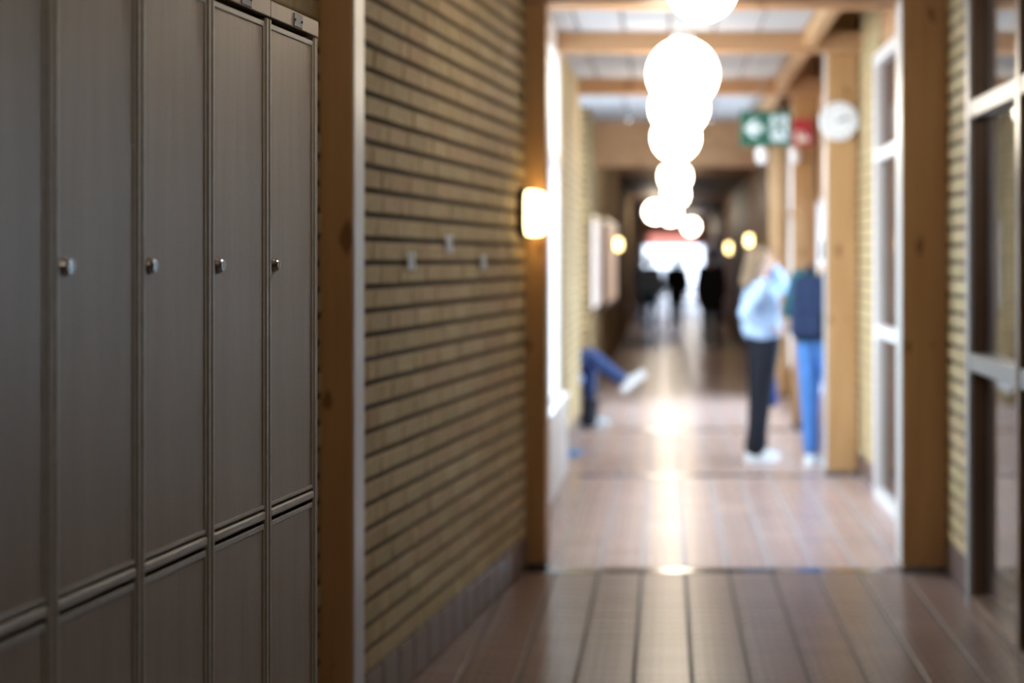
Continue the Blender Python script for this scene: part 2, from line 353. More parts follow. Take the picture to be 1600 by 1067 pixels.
# daylight: the left window, then three unseen windows added for their light
glazing('window_3', XL-0.02, 8.52, 12.14, [0.60, 2.2, 2.95], [8.55, 9.74, 10.93, 12.11], 'clear_glass', 'frame_pale', 'frame_pale', 1, 0.06, 0.08, 'tall bright window on the left behind the post')
glazing('window_4', XR+0.02, 12.35, 15.30, [0.38, 1.3, 2.0], [12.38, 13.83, 15.27], 'clear_glass', 'frame_pale', 'frame_pale', 1, 0.06, 0.08)  # unseen window, added to light the left pier and floor
glazing('window_8', XR+0.02, 15.65, 18.70, [0.38, 2.0, 2.80], [15.68, 17.18, 18.67], 'clear_glass', 'frame_pale', 'frame_pale', 1, 0.06, 0.08)  # unseen window, added to brighten the header and far posts
glazing('window_9', -1.50, 15.35, 17.75, [0.95, 2.0, 2.95], [15.38, 16.55, 17.72], 'clear_glass', 'frame_pale', 'frame_pale', 1, 0.06, 0.08)  # unseen niche window, added to brighten the ceiling and header
struct('wall_left_sill', boxes([(XL-0.14, XL+0.02, 8.47, 12.15, 0, 0.55), (XL-0.14, XL+0.02, 8.47, 12.15, 2.97, CEIL)]), 'white_paint')
struct('wall_left_return', boxes([(-1.0, -0.68, 8.44, 8.52, 0, CEIL)]), 'mortar')
# left pier
wp = struct('wall_left_pier', boxes([(-0.70, 0, 0, 3.15, 0, CEIL)]), 'mortar', (XL, 12.15, 0), 0, 'pale lit brick pier between the window and the seat niche')
brick_face(wp, course_list(0.0, 3.15, 0.165, 3.05, 8), 300, lambda b_: -abs(b_[2]-1.4))
bs = struct('baseboard_pier', boxes([(-0.01, 0.004, 0, 3.15, 0, 0.155)]), 'grout', (XL, 12.15, 0), 0)
for k in range(15): link('skirting_tile', sk, None, bs, (0.002, 0.01+k*0.2086, 0))
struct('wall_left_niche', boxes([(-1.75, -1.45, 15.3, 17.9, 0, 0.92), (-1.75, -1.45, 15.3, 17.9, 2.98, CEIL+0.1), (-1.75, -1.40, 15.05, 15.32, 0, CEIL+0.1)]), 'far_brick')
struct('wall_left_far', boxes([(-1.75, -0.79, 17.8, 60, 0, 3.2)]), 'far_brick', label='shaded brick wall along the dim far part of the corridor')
struct('wall_back', boxes([(-2.2, 1.6, -3.3, -3.0, 0, CEIL)]), 'mortar')

# lit classroom windows in the dim left wall
def lit_window(n, y0, y1, z0, z1):
    r = struct('window_%d' % n, boxes([(-0.795, -0.765, y0-0.06, y1+0.06, z0-0.06, z0), (-0.795, -0.765, y0-0.06, y1+0.06, z1, z1+0.06), (-0.795, -0.765, y0-0.06, y0, z0, z1), (-0.795, -0.765, y1, y1+0.06, z0, z1)]), 'frame_wood')
    obj('pane', box_bm(-0.795, -0.780, y0, y1, z0, z1), 'lit_pane', r); r['label'] = 'lit classroom window in the dim left wall'
lit_window(5, 18.15, 20.7, 0.98, 1.92); lit_window(6, 22.3, 27.4, 0.92, 1.98)

# ceilings
cl = struct('ceiling', boxes([(-1.95, 1.65, -3.3, 8.5, CEIL+0.02, CEIL+0.12), (-0.98, 1.0, 8.5, 15.2, CEIL+0.02, CEIL+0.12), (-1.80, 1.0, 15.2, 19.6, CEIL+0.02, CEIL+0.12), (1.0, 1.65, 8.4, 19.7, HI, HI+0.1), (1.0, 1.65, 8.40, 8.52, CEIL, HI), (1.0, 1.65, 19.5, 19.66, CEIL, HI)]), 'dark_wood', label='white panelled ceiling between timber beams')
BEAMS = [(-0.4, 2.78), (2.3, 2.78), (5.15, 2.78), (8.40, 2.755), (9.85, 2.93), (11.93, 2.93), (14.98, 2.93)]
edges = [-3.0] + [b_[0] for b_ in BEAMS] + [19.5]
for a, c in zip(edges, edges[1:]):
    n = 6
    for k in range(n):
        xl = -1.85 if c < 8.6 else (-0.90 if c < 15.1 else -1.78); wd = ((1.60 if c < 8.6 else 0.95)-xl)/n; x0 = xl + k*wd
        obj('ceiling_panel', box_bm(x0+0.008, x0+wd-0.008, a+0.02, c-0.02, CEIL, CEIL+0.02, bevel=0.003), 'ceiling_white', cl)
for a, c in ((8.55, 12.0), (12.0, 15.4), (15.4, 19.45)): obj('ceiling_panel', box_bm(1.04, 1.36, a+0.02, c-0.02, HI-0.02, HI, bevel=0.003), 'ceiling_white', cl)
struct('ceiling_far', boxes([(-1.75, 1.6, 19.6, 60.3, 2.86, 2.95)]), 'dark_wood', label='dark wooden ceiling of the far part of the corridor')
for i, (y, z) in enumerate(BEAMS):
    x0 = -0.765 if y > 8.5 else -1.80
    struct('beam_%d' % (i+1), box_bm(x0, XR, y-0.06, y+0.06, z, CEIL, bevel=0.004), 'glulam_beam', label='timber beam across the white ceiling')
struct('beam_9', box_bm(-1.40, XR, 19.45, 19.62, 2.80, CEIL, bevel=0.004), 'glulam_beam', label='upper board of the deep timber header before the dim corridor')
struct('beam_10', box_bm(-1.40, XR, 19.49, 19.66, 2.555, 2.80, bevel=0.004), 'glulam_beam', label='lower board of the deep timber header before the dim corridor')
struct('beam_11', box_bm(0.95, 1.03, 8.5, 19.4, 2.96, HI, bevel=0.004), 'glulam', label='long timber beam above the right posts')
# far end: glazed doors and daylight
struct('wall_far', boxes([(-1.0, 1.6, 60.0, 60.3, 2.02, 3.2)]), 'glulam_beam')
glazing_far = struct('window_7', boxes([(-0.79, XR, 60.0, 60.08, 0, 0.08), (-0.79, XR, 60.0, 60.08, 1.98, 2.04)]), 'frame_pale', label='bright glazed doors at the far end of the corridor')
for x in (-0.76, -0.06, 0.64, 1.33): obj('mullion', box_bm(x-0.03, x+0.03, 59.99, 60.09, 0, 2.0), 'frame_pale', glazing_far)
for a, c in ((-0.76, -0.06), (-0.06, 0.64), (0.64, 1.33)): obj('pane', box_bm(a+0.03, c-0.03, 60.03, 60.04, 0.08, 1.98), 'dimming_glass', glazing_far)  # tint put in to dim the daylight seen through the far doors
tag(obj('banner', box_bm(-0.56, 1.0, 59.93, 59.97, 1.98, 2.38, bevel=0.004), 'banner_red'), 'red sign above the bright doors at the far corridor end', 'sign')
# the room behind the partition, and outdoors
struct('room_wall', boxes([(XR+0.25, 4.6, 12.1, 12.3, 0, CEIL), (XR+0.10, 4.6, 8.50, 8.60, 0, CEIL), (4.5, 4.7, -3.2, 12.3, 0, 1.0), (4.5, 4.7, -3.2, 12.3, 2.3, CEIL), (4.5, 4.7, -3.2, 7.2, 1.0, 2.3), (4.5, 4.7, 8.3, 12.3, 1.0, 2.3), (XR, 4.7, -3.3, -3.1, 0, CEIL)]), 'grey_wall', label='grey room wall behind the glazed partition')  # cross wall and outer opening added to set the light behind the glass
struct('room_floor', boxes([(XR+0.10, 4.7, -3.3, 12.3, -0.06, 0)]), 'room_floor'); struct('room_ceiling', boxes([(XR+0.05, 4.7, -3.3, 12.3, CEIL, CEIL+0.1)]), 'ceiling_white')
struct('ground', boxes([(-60, 60, -30, 120, -0.20, -0.08)]), 'ground_pale')

# ------------------------------------------------------------------ timber posts
def post(label, x0, x1, y0, y1, loc, rotz, strip, ztop=CEIL, group=None):
    t = thing('timber_post', label, 'post', loc, rotz, group)
    obj('shaft', box_bm(x0, x1, y0, y1, 0.0, ztop, bevel=0.006, seg=2), 'glulam', t)
    obj('foot_plate', box_bm(x0-0.002, x1+0.002, y0-0.002, y1+0.002, 0, 0.035, bevel=0.002), 'dark_metal', t)
    if strip == 'right': obj('painted_sheen_strip', box_bm(x1-0.002, x1+0.004, y0+0.006, y1-0.002, 0.04, ztop, bevel=0.001), 'pale_edge', t)  # pale strip paints in the bright sheen on the post's corridor side
    if strip == 'left': obj('painted_sheen_strip', box_bm(x0-0.004, x0+0.002, y0+0.006, y1-0.002, 0.04, ztop, bevel=0.001), 'pale_edge', t)  # daylight on this side, painted as a pale strip
    return t
post('dark timber post with a painted-on pale sheen strip, standing right behind the lockers', 0.001, 0.104, 0, 0.112, tuple(wall_pt(5.135, 0, 0)), -ANG, 'right', 2.78)
post('slim timber post beside the glowing square wall lamp', 0.001, 0.110, 0, 0.10, tuple(wall_pt(8.415, 0, 0)), -ANG, None, 2.75)
post('large dark timber post nearest on the right, before the brick strip', 0, 0.215, 0, 0.20, (1.133, 8.27, 0), 0, 'left', CEIL)
post('sunlit timber post carrying the round clock', 0, 0.215, 0, 0.20, (1.118, 12.0, 0), 0, 'left', HI)
post('timber post behind the clock post with the red sign on it', 0, 0.215, 0, 0.20, (1.135, 15.4, 0), 0, None, HI)
post('farthest timber post on the right, pale in the daylight', 0, 0.215, 0, 0.20, (1.130, 18.8, 0), 0, None, HI)

# ------------------------------------------------------------------ lockers
LW = 0.289; LF = 0.497; U0 = 3.532
def locker(label, u):
    P = wall_pt(u, 0, 0); t = thing('locker', label, 'locker', tuple(P), -ANG, 'row of tall two-door lockers')
    obj('carcass', boxes([(0.02, 0.462, 0.004, LW-0.004, 0.12, 1.965)]), 'carcass', t)
    obj('plinth', box_bm(0.03, 0.43, 0, LW, 0, 0.118, bevel=0.002), 'carcass', t)
    obj('side_panel', box_bm(0.02, 0.478, LW-0.0035, LW-0.0005, 0.12, 1.944), 'locker_metal', t)
    # upright profiles, each with a rounded nose and a shallow groove
    for a, c in ((0.0003, 0.0155), (LW-0.0155, LW-0.0003)):
        up = obj('upright', box_bm(0.455, LF-0.0022, a, c, 0.12, 1.9435, bevel=0.0022, seg=3), 'locker_metal', t)
        q = (a+c)/2; s = 1 if a < 0.1 else -1
        obj('bead', box_bm(LF-0.005, LF, q-0.0045+0.001*s, q+0.0045+0.001*s, 0.12, 1.9430, bevel=0.002, seg=3), 'locker_metal', up)
    top = obj('fascia', box_bm(0.02, 0.500, 0.0006, LW-0.0006, 1.9455, 1.977, bevel=0.0016, seg=2), 'locker_laminate', t)
    pl = obj('number_plate', box_bm(0.499, 0.5018, LW*0.545-0.026, LW*0.545+0.026, 1.9475, 1.9735, bevel=0.0012), 'plate_grey', t); pl['label'] = 'dark grey number plate'
    for s in (-1, 1): obj('rivet', lathe([(0.0026, 0), (0.0026, 0.0008), (0.0014, 0.0016), (0, 0.0018)], 10, 'X'), 'black_slot', pl, (0.5017, LW*0.545+s*0.0205, 1.9605))
    # the rail between the doors
    obj('cross_rail', box_bm(0.45, LF-0.001, 0.0152, LW-0.0152, 1.0245, 1.0405, bevel=0.004, seg=3), 'locker_metal', t)
    for (z0, z1) in ((1.045, 1.9365), (0.14, 1.0175)):
        d = obj('door', boxes([(0.463, 0.4912, 0.016, LW-0.016, z0, z1)], 0.001), 'locker_laminate', t)
        y0, y1 = 0.0158, LW-0.0158; T = 0.0105
        for (a, c, p, q) in ((y0, y1, z1-T, z1), (y0, y1, z0, z0+T*0.7), (y0, y0+T*0.6, z0, z1), (y1-T*0.6, y1, z0, z1)):
            obj('edge_trim', box_bm(0.464, 0.4938, a, c, p, q, bevel=0.0014, seg=2), 'locker_metal', d)
        zc = (z0+z1)/2
        lk = obj('lock', lathe([(0.0135, 0), (0.0135, 0.002), (0.0115, 0.006), (0.0108, 0.0095), (0.0090, 0.0115), (0.0, 0.0117)], 28, 'X', ), 'chrome', d, (0.4910, 0.040, zc), smooth=False)
        lk['label'] = 'round chrome cam lock'
        obj('key_slot', box_bm(0.0112, 0.0122, -0.0009, 0.0009, -0.0055, 0.0055), 'black_slot', lk)
    return t
LL = ['locker at the far right end of the row, next to the timber post', 'second locker from the far right end of the row', 'middle locker of the row of five', 'second locker from the left picture edge', 'out of focus locker cut off by the left picture edge']
for i in range(5): locker('grey brown ' + LL[i], U0-(i+1)*LW)
obj_end = struct('trim_5', box_bm(0.42, 0.4965, 0.0, 0.0035, 0.12, 1.944, bevel=0.001), 'pale_edge', tuple(wall_pt(U0+0.0002, 0, 0)), -ANG, 'bright edge strip closing the end of the locker row')

# ------------------------------------------------------------------ pendant globes
def globe_mesh(R):
    prof = [(0, -R)] + [(R*math.cos(a), R*math.sin(a)) for a in [(-90+10*i)*PI/180 for i in range(1, 17)]] + [(R*0.30, R*0.955)]
    return mesh(lathe(prof, 40), 'globe', True)
GM = {}
def pendant(label, x, y, z, R, ceil, group='white globe pendant lamps along the corridor'):
    t = thing('pendant_lamp', label, 'lamp', (x, y, z-R), 0, group)
    if R not in GM: GM[R] = globe_mesh(R)
    link('globe', GM[R], 'globe_light', t, (0, 0, R))
    obj('cap', lathe([(R*0.34, R*0.93), (R*0.36, R*0.99), (R*0.30, R*1.10), (0.012, R*1.22), (0, R*1.22)], 24), 'white_plastic', t, (0, 0, R))
    obj('cord', lathe([(0.004, R*1.2), (0.004, ceil-z), (0, ceil-z)], 8), 'wire', t, (0, 0, R))
    obj('ceiling_rose', lathe([(0, ceil-z-0.05), (0.04, ceil-z-0.045), (0.05, ceil-z), (0, ceil-z)], 20), 'white_plastic', t, (0, 0, R))
PL = [(1097, -21, 6.70, 0.138, 'smaller round globe lamp cut off by the top picture edge'),
      (1067, 116, 9.60, 0.195, 'largest glowing globe lamp, topmost of the hanging cluster'),
      (1061, 168, 12.0, 0.20, 'second globe lamp down in the hanging cluster'),
      (1056, 215, 14.95, 0.20, 'third globe lamp down in the hanging cluster'),
      (1055, 276, 21.6, 0.19, 'globe lamp just beyond the deep timber header'),
      (1056, 304, 27.0, 0.19, 'globe lamp following the one beyond the timber header'),
      (1024, 331, 37.0, 0.22, 'distant globe lamp left of the far row'),
      (1048, 335, 38.5, 0.22, 'distant globe lamp in the middle of the far row'),
      (1080, 354, 52.0, 0.22, 'farthest globe lamp to the right above the red sign')]
for x, y, Y, R, lb in PL:
    p = px(x, y, Y); pendant(lb, p.x, Y, p.z, R, CEIL if Y < 19 else 2.86)
for y_, r_, l_ in ((3.4, 0.155, 'added globe lamp above the lockers, out of view, to light them'), (0.4, 0.138, 'added globe lamp above the camera, out of view, to fill the lockers')): pendant(l_, 0.10, y_, 2.62, r_, CEIL)  # two unseen lamps added to light the lockers

# ------------------------------------------------------------------ wall lamps
def rounded_square(a, r, n=6):
    pts = []
    for cx, cy, s in ((a-r, a-r, 0), (-a+r, a-r, 90), (-a+r, -a+r, 180), (a-r, -a+r, 270)):
        for i in range(n+1):
            t = math.radians(s+90*i/n); pts.append((cx+r*math.cos(t), cy+r*math.sin(t)))
    return pts
def pillow(a, prof):         # rounded square sections pulled along +x
    bm = bmesh.new(); rings = []
    for s, h in prof:
        rings.append([bm.verts.new((h, y, z)) for y, z in rounded_square(a*s, a*s*0.55)])
    for A, B in zip(rings, rings[1:]):
        for i in range(len(A)): j = (i+1) % len(A); bm.faces.new((A[i], A[j], B[j], B[i]))
    bm.faces.new(rings[-1]); bm.faces.new(rings[0][::-1]); bmesh.ops.recalc_face_normals(bm, faces=bm.faces[:]); return bm
def wall_lamp(label, loc, rotz, a=0.112):
    t = thing('wall_lamp', label, 'lamp', loc, rotz, 'square glowing wall lamps')
    obj('back_plate', pillow(a, [(1.06, 0), (1.06, 0.040), (1.0, 0.048)]), 'black_plastic', t)
    d = obj('diffuser', pillow(a, [(0.93, 0.046), (0.97, 0.06), (0.95, 0.09), (0.88, 0.112), (0.72, 0.126), (0.4, 0.132)]), 'sconce_light', t, smooth=True)
    obj('screw', lathe([(0.006, 0), (0.006, 0.004), (0, 0.005)], 10, 'X'), 'chrome', t, (0.024, -a*0.98, 0))
wall_lamp('glowing square wall lamp on the brick beside the slim post', tuple(wall_pt(8.285, 0.0, 1.722)), -ANG)
wall_lamp('small distant wall lamp on the dim left wall by the lit windows', (-0.79, 25.8, 1.73), 0, 0.085)
wall_lamp('distant wall lamp just left of the fair-haired person', (XR, 26.4, 1.795), PI, 0.085)
wall_lamp('smaller distant wall lamp on the right wall near the dark figures', (XR, 35.0, 1.74), PI, 0.10)

# ------------------------------------------------------------------ hanging exit sign, clock, small fittings
p = px(1196.5, 201, 12.9); SW, SH = 0.385, 0.262
t = thing('exit_sign', 'hanging green exit sign with arrow and running figure', 'sign', (p.x, 12.9, p.z-SH/2))
obj('board', box_bm(-SW/2, SW/2, -0.02, 0.02, 0, SH, bevel=0.004), 'sign_green', t)
obj('arrow', poly_bm([(-0.165, SH/2), (-0.095, SH/2+0.07), (-0.055, SH/2+0.07), (-0.095, SH/2+0.025), (-0.02, SH/2+0.025), (-0.02, SH/2-0.025), (-0.095, SH/2-0.025), (-0.055, SH/2-0.07), (-0.095, SH/2-0.07)], -0.0225, -0.0195), 'sign_white', t)
dr = obj('doorway', poly_bm([(0.035, 0.04), (0.165, 0.04), (0.165, SH-0.035), (0.035, SH-0.035)], -0.0222, -0.0195), 'sign_white', t)
fg = bmesh.new()
for pts in ([(0.075,0.135),(0.115,0.135),(0.12,0.175),(0.085,0.18)], [(0.08,0.14),(0.10,0.135),(0.075,0.095),(0.045,0.09),(0.045,0.105),(0.065,0.11)], [(0.10,0.14),(0.118,0.14),(0.135,0.10),(0.155,0.075),(0.142,0.065),(0.12,0.09)], [(0.08,0.178),(0.062,0.155),(0.045,0.15),(0.045,0.162),(0.056,0.166),(0.072,0.188)], [(0.115,0.178),(0.13,0.16),(0.148,0.165),(0.146,0.177),(0.133,0.174),(0.118,0.19)], [(0.088+0.015*math.cos(a*PI/5), 0.205+0.015*math.sin(a*PI/5)) for a in range(10)]):
    b2 = poly_bm(pts, -0.0236, -0.0215); q = mesh(b2, 't'); fg.from_mesh(q); bpy.data.meshes.remove(q)
obj('running_figure', fg, 'sign_green', dr)
for s in (-0.03, 0.10): obj('hanger', box_bm(s-0.003, s+0.003, -0.003, 0.003, SH, CEIL-p.z+SH/2), 'wire', t)
lp = obj('spot_lamp', lathe([(0, -0.135), (0.030, -0.125), (0.044, -0.09), (0.044, -0.03), (0.02, 0.0), (0, 0.0)], 20), 'white_plastic', t, (-0.032, 0, 0), smooth=True); lp['label'] = 'small white spot lamp under the sign'

p = px(1311, 189, 11.96)
t = thing('wall_clock', 'round white clock fixed to the sunlit post', 'clock', (p.x, 11.998, p.z))
obj('case', lathe([(0, 0), (0.128, 0), (0.134, 0.012), (0.134, 0.040), (0.126, 0.046), (0.122, 0.042), (0, 0.042)], 48, '-Y'), 'white_plastic', t)
fc = obj('dial', lathe([(0, 0.0425), (0.121, 0.0425), (0.121, 0.0435), (0, 0.0437)], 48, '-Y'), 'clock_face', t)
for k in range(12):
    a = k*PI/6; bm = box_bm(-0.003, 0.003, -0.0452, -0.0430, 0.095, 0.113); bmesh.ops.rotate(bm, verts=bm.verts[:], cent=(0,0,0), matrix=Matrix.Rotation(a, 3, 'Y')); obj('hour_mark', bm, 'black_plastic', fc)
for nm, a, L, wd in (('hour_hand', math.radians(62), 0.060, 0.005), ('minute_hand', math.radians(75), 0.092, 0.0035)):
    bm = box_bm(-wd, wd, -0.049, -0.0465, -0.015, L); bmesh.ops.rotate(bm, verts=bm.verts[:], cent=(0,0,0), matrix=Matrix.Rotation(a, 3, 'Y')); obj(nm, bm, 'plate_grey', t)

p = px(1254, 207, 15.39)
t = thing('fire_sign', 'small red and white fire sign on the post behind the clock', 'sign', (p.x, 15.398, p.z))
obj('board', box_bm(-0.095, 0.095, -0.012, 0.0, -0.12, 0.12, bevel=0.003), 'sign_red', t)
obj('pictogram', boxes([(-0.06, 0.055, -0.014, -0.011, -0.085, -0.035), (-0.06, -0.03, -0.014, -0.011, -0.035, 0.01), (0.0, 0.02, -0.014, -0.011, -0.03, 0.0)]), 'paper_white', t)
p = px(1243, 243, 15.37)
t = thing('sensor', 'small white rounded sensor below the red fire sign', 'sensor', (p.x, 15.398, p.z))
obj('housing', lathe([(0, -0.075), (0.026, -0.065), (0.042, -0.02), (0.042, 0.04), (0.02, 0.07), (0, 0.07)], 20), 'white_plastic', t, (0, -0.045, 0), smooth=True)
obj('bracket', box_bm(-0.015, 0.015, -0.02, 0.0, -0.02, 0.02, bevel=0.002), 'white_plastic', t)
# tape scraps on the brick wall
for (x, y, sc, lb) in ((635, 408, 1.0, 'left one of three white paper scraps on the brick wall'), (695, 381, 1.05, 'upper one of three white paper scraps on the brick wall'), (749, 410, 1.0, 'right one of three white paper scraps on the brick wall')):
    z = 1.558/(1321-x); Y = z*F; u = Y/math.cos(ANG)
    bm = bmesh.new(); n = 4
    gv = [[bm.verts.new((0.0185+0.003*math.sin(2.1*i+j), (i/n-0.5)*0.115*sc+0.002*math.sin(3*j), (j/n-0.5)*0.062*sc)) for j in range(n+1)] for i in range(n+1)]
    for i in range(n):
        for j in range(n): bm.faces.new((gv[i][j], gv[i+1][j], gv[i+1][j+1], gv[i][j+1]))
    ex = bmesh.ops.solidify(bm, geom=bm.faces[:], thickness=0.0012)
    o = obj('paper_scrap', bm, 'paper_white', None, tuple(wall_pt(u, 0, EYE-(y-VY)*z)), -ANG); tag(o, lb, 'paper', 'white scraps on the brick wall')
# radiator cover under the left window
t = thing('radiator_cover', 'low white radiator cover under the bright left window', 'radiator', (XL+0.03, 8.56, 0))
obj('casing', box_bm(0, 0.05, 0, 3.54, 0.02, 0.54, bevel=0.004), 'white_paint', t)
obj('top_shelf', box_bm(-0.005, 0.062, 0, 3.56, 0.54, 0.575, bevel=0.006), 'white_paint', t)
for k in range(24): obj('slat', box_bm(0.049, 0.056, 0.06+k*0.145, 0.06+k*0.145+0.11, 0.08, 0.46, bevel=0.002), 'white_paint', t)
# blue sheet on the floor
p = px(899, 707, 13.4)
bm = bmesh.new(); vv = [bm.verts.new(q) for q in ((-0.085, -0.22, 0.002), (0.005, -0.26, 0.002), (0.075, 0.20, 0.004), (-0.065, 0.26, 0.003))]; bm.faces.new(vv); bmesh.ops.solidify(bm, geom=bm.faces[:], thickness=0.0015)
tag(obj('floor_decal', bm, 'decal_blue', None, (p.x+0.015, 13.4, 0.001)), 'light blue sheet lying on the floor by the left pier', 'sheet')
# bench in the niche
t = thing('bench', 'black bench with blue cushion behind the left brick pier', 'bench', (-1.05, 16.0, 0))
obj('seat', box_bm(-0.30, 0.30, -0.62, 0.9, 0.36, 0.40, bevel=0.006), 'black_plastic', t)
obj('cushion', box_bm(-0.29, 0.31, -0.60, 0.88, 0.40, 0.46, bevel=0.018, seg=3), 'cushion_blue', t)
for sx in (-0.26, 0.24):
    for sy in (-0.58, 0.82): obj('leg', box_bm(sx, sx+0.05, sy, sy+0.06, 0, 0.36, bevel=0.004), 'black_plastic', t)

# ------------------------------------------------------------------ people
def cone(bm, p0, r0, p1, r1, n=14):
    p0 = Vector(p0); p1 = Vector(p1); d = p1-p0
    ax = d.normalized() if d.length > 1e-6 else Vector((0, 0, 1))
    q = ax.to_track_quat('Z', 'Y').to_matrix(); rings = []; L = d.length
    for k in range(1, 5): a = -PI/2 + k*PI/8; rings.append((r0*math.cos(a), r0*math.sin(a)))
    for k in range(0, 4): a = k*PI/8; rings.append((r1*math.cos(a), L+r1*math.sin(a)))
    b0 = bm.verts.new(p0 + q@Vector((0, 0, -r0))); t0 = bm.verts.new(p0 + q@Vector((0, 0, L+r1))); prev = None
    for r, hh in rings:
        ring = [bm.verts.new(p0 + q@Vector((r*math.cos(2*PI*i/n), r*math.sin(2*PI*i/n), hh))) for i in range(n)]
        for i in range(n):
            j = (i+1) % n
            if prev is None: bm.faces.new((b0, ring[j], ring[i]))
            else: bm.faces.new((prev[i], prev[j], ring[j], ring[i]))
        prev = ring
    for i in range(n): bm.faces.new((prev[i], prev[(i+1) % n], t0))
def skin_mesh(name, segs, voxel, smooth=4):
    """capsules melted into one continuous surface"""
    bm = bmesh.new()
    for s in segs: cone(bm, *s)
    me = mesh(bm, name); o = bpy.data.objects.new(name, me); C.objects.link(o)
    r = o.modifiers.new('r', 'REMESH'); r.mode = 'VOXEL'; r.voxel_size = voxel; r.use_smooth_shade = True
    s = o.modifiers.new('s', 'SMOOTH'); s.factor = 0.5; s.iterations = smooth
    dg = bpy.context.evaluated_depsgraph_get(); dg.update()
    out = bpy.data.meshes.new_from_object(o.evaluated_get(dg)); out.name = name
    bpy.data.objects.remove(o, do_unlink=True)
    for p_ in out.polygons: p_.use_smooth = True
    out.materials.clear(); return out
def chain(pts): return [(a[0], a[1], c[0], c[1]) for a, c in zip(pts, pts[1:])]
def hand(wr, d, nrm, side, curl=0.5, k=1.0):
    """palm and five fingers; d: pointing direction, nrm: out of the palm"""
    d = Vector(d).normalized(); nrm = Vector(nrm); nrm = (nrm - d*nrm.dot(d)).normalized(); s = d.cross(nrm).normalized()*side
    wr = Vector(wr); segs = []
    for q in (-1.5, -0.5, 0.5, 1.5):
        root = wr + d*0.082*k + s*q*0.019*k; segs.append((wr + d*0.012*k + s*q*0.011*k, 0.014*k, root, 0.011*k))
        L = {-1.5: 0.060, -0.5: 0.075, 0.5: 0.080, 1.5: 0.072}[q]*k
        a = curl*0.7; p1 = root + (d*math.cos(a) + nrm*math.sin(a))*L*0.45; a2 = curl*1.7
        p2 = p1 + (d*math.cos(a2) + nrm*math.sin(a2))*L*0.35; a3 = curl*2.3; p3 = p2 + (d*math.cos(a3) + nrm*math.sin(a3))*L*0.22
        segs += [(root, 0.0095*k, p1, 0.0088*k), (p1, 0.0088*k, p2, 0.0080*k), (p2, 0.0080*k, p3, 0.0070*k)]
    b0 = wr + d*0.030*k + s*0.022*k; b1 = b0 + (s*0.8 + d*0.6 + nrm*0.25).normalized()*0.045*k; b2 = b1 + (d*0.85 + s*0.35 + nrm*0.4).normalized()*0.032*k
    segs += [(b0, 0.013*k, b1, 0.0105*k), (b1, 0.0105*k, b2, 0.0085*k)]
    return segs
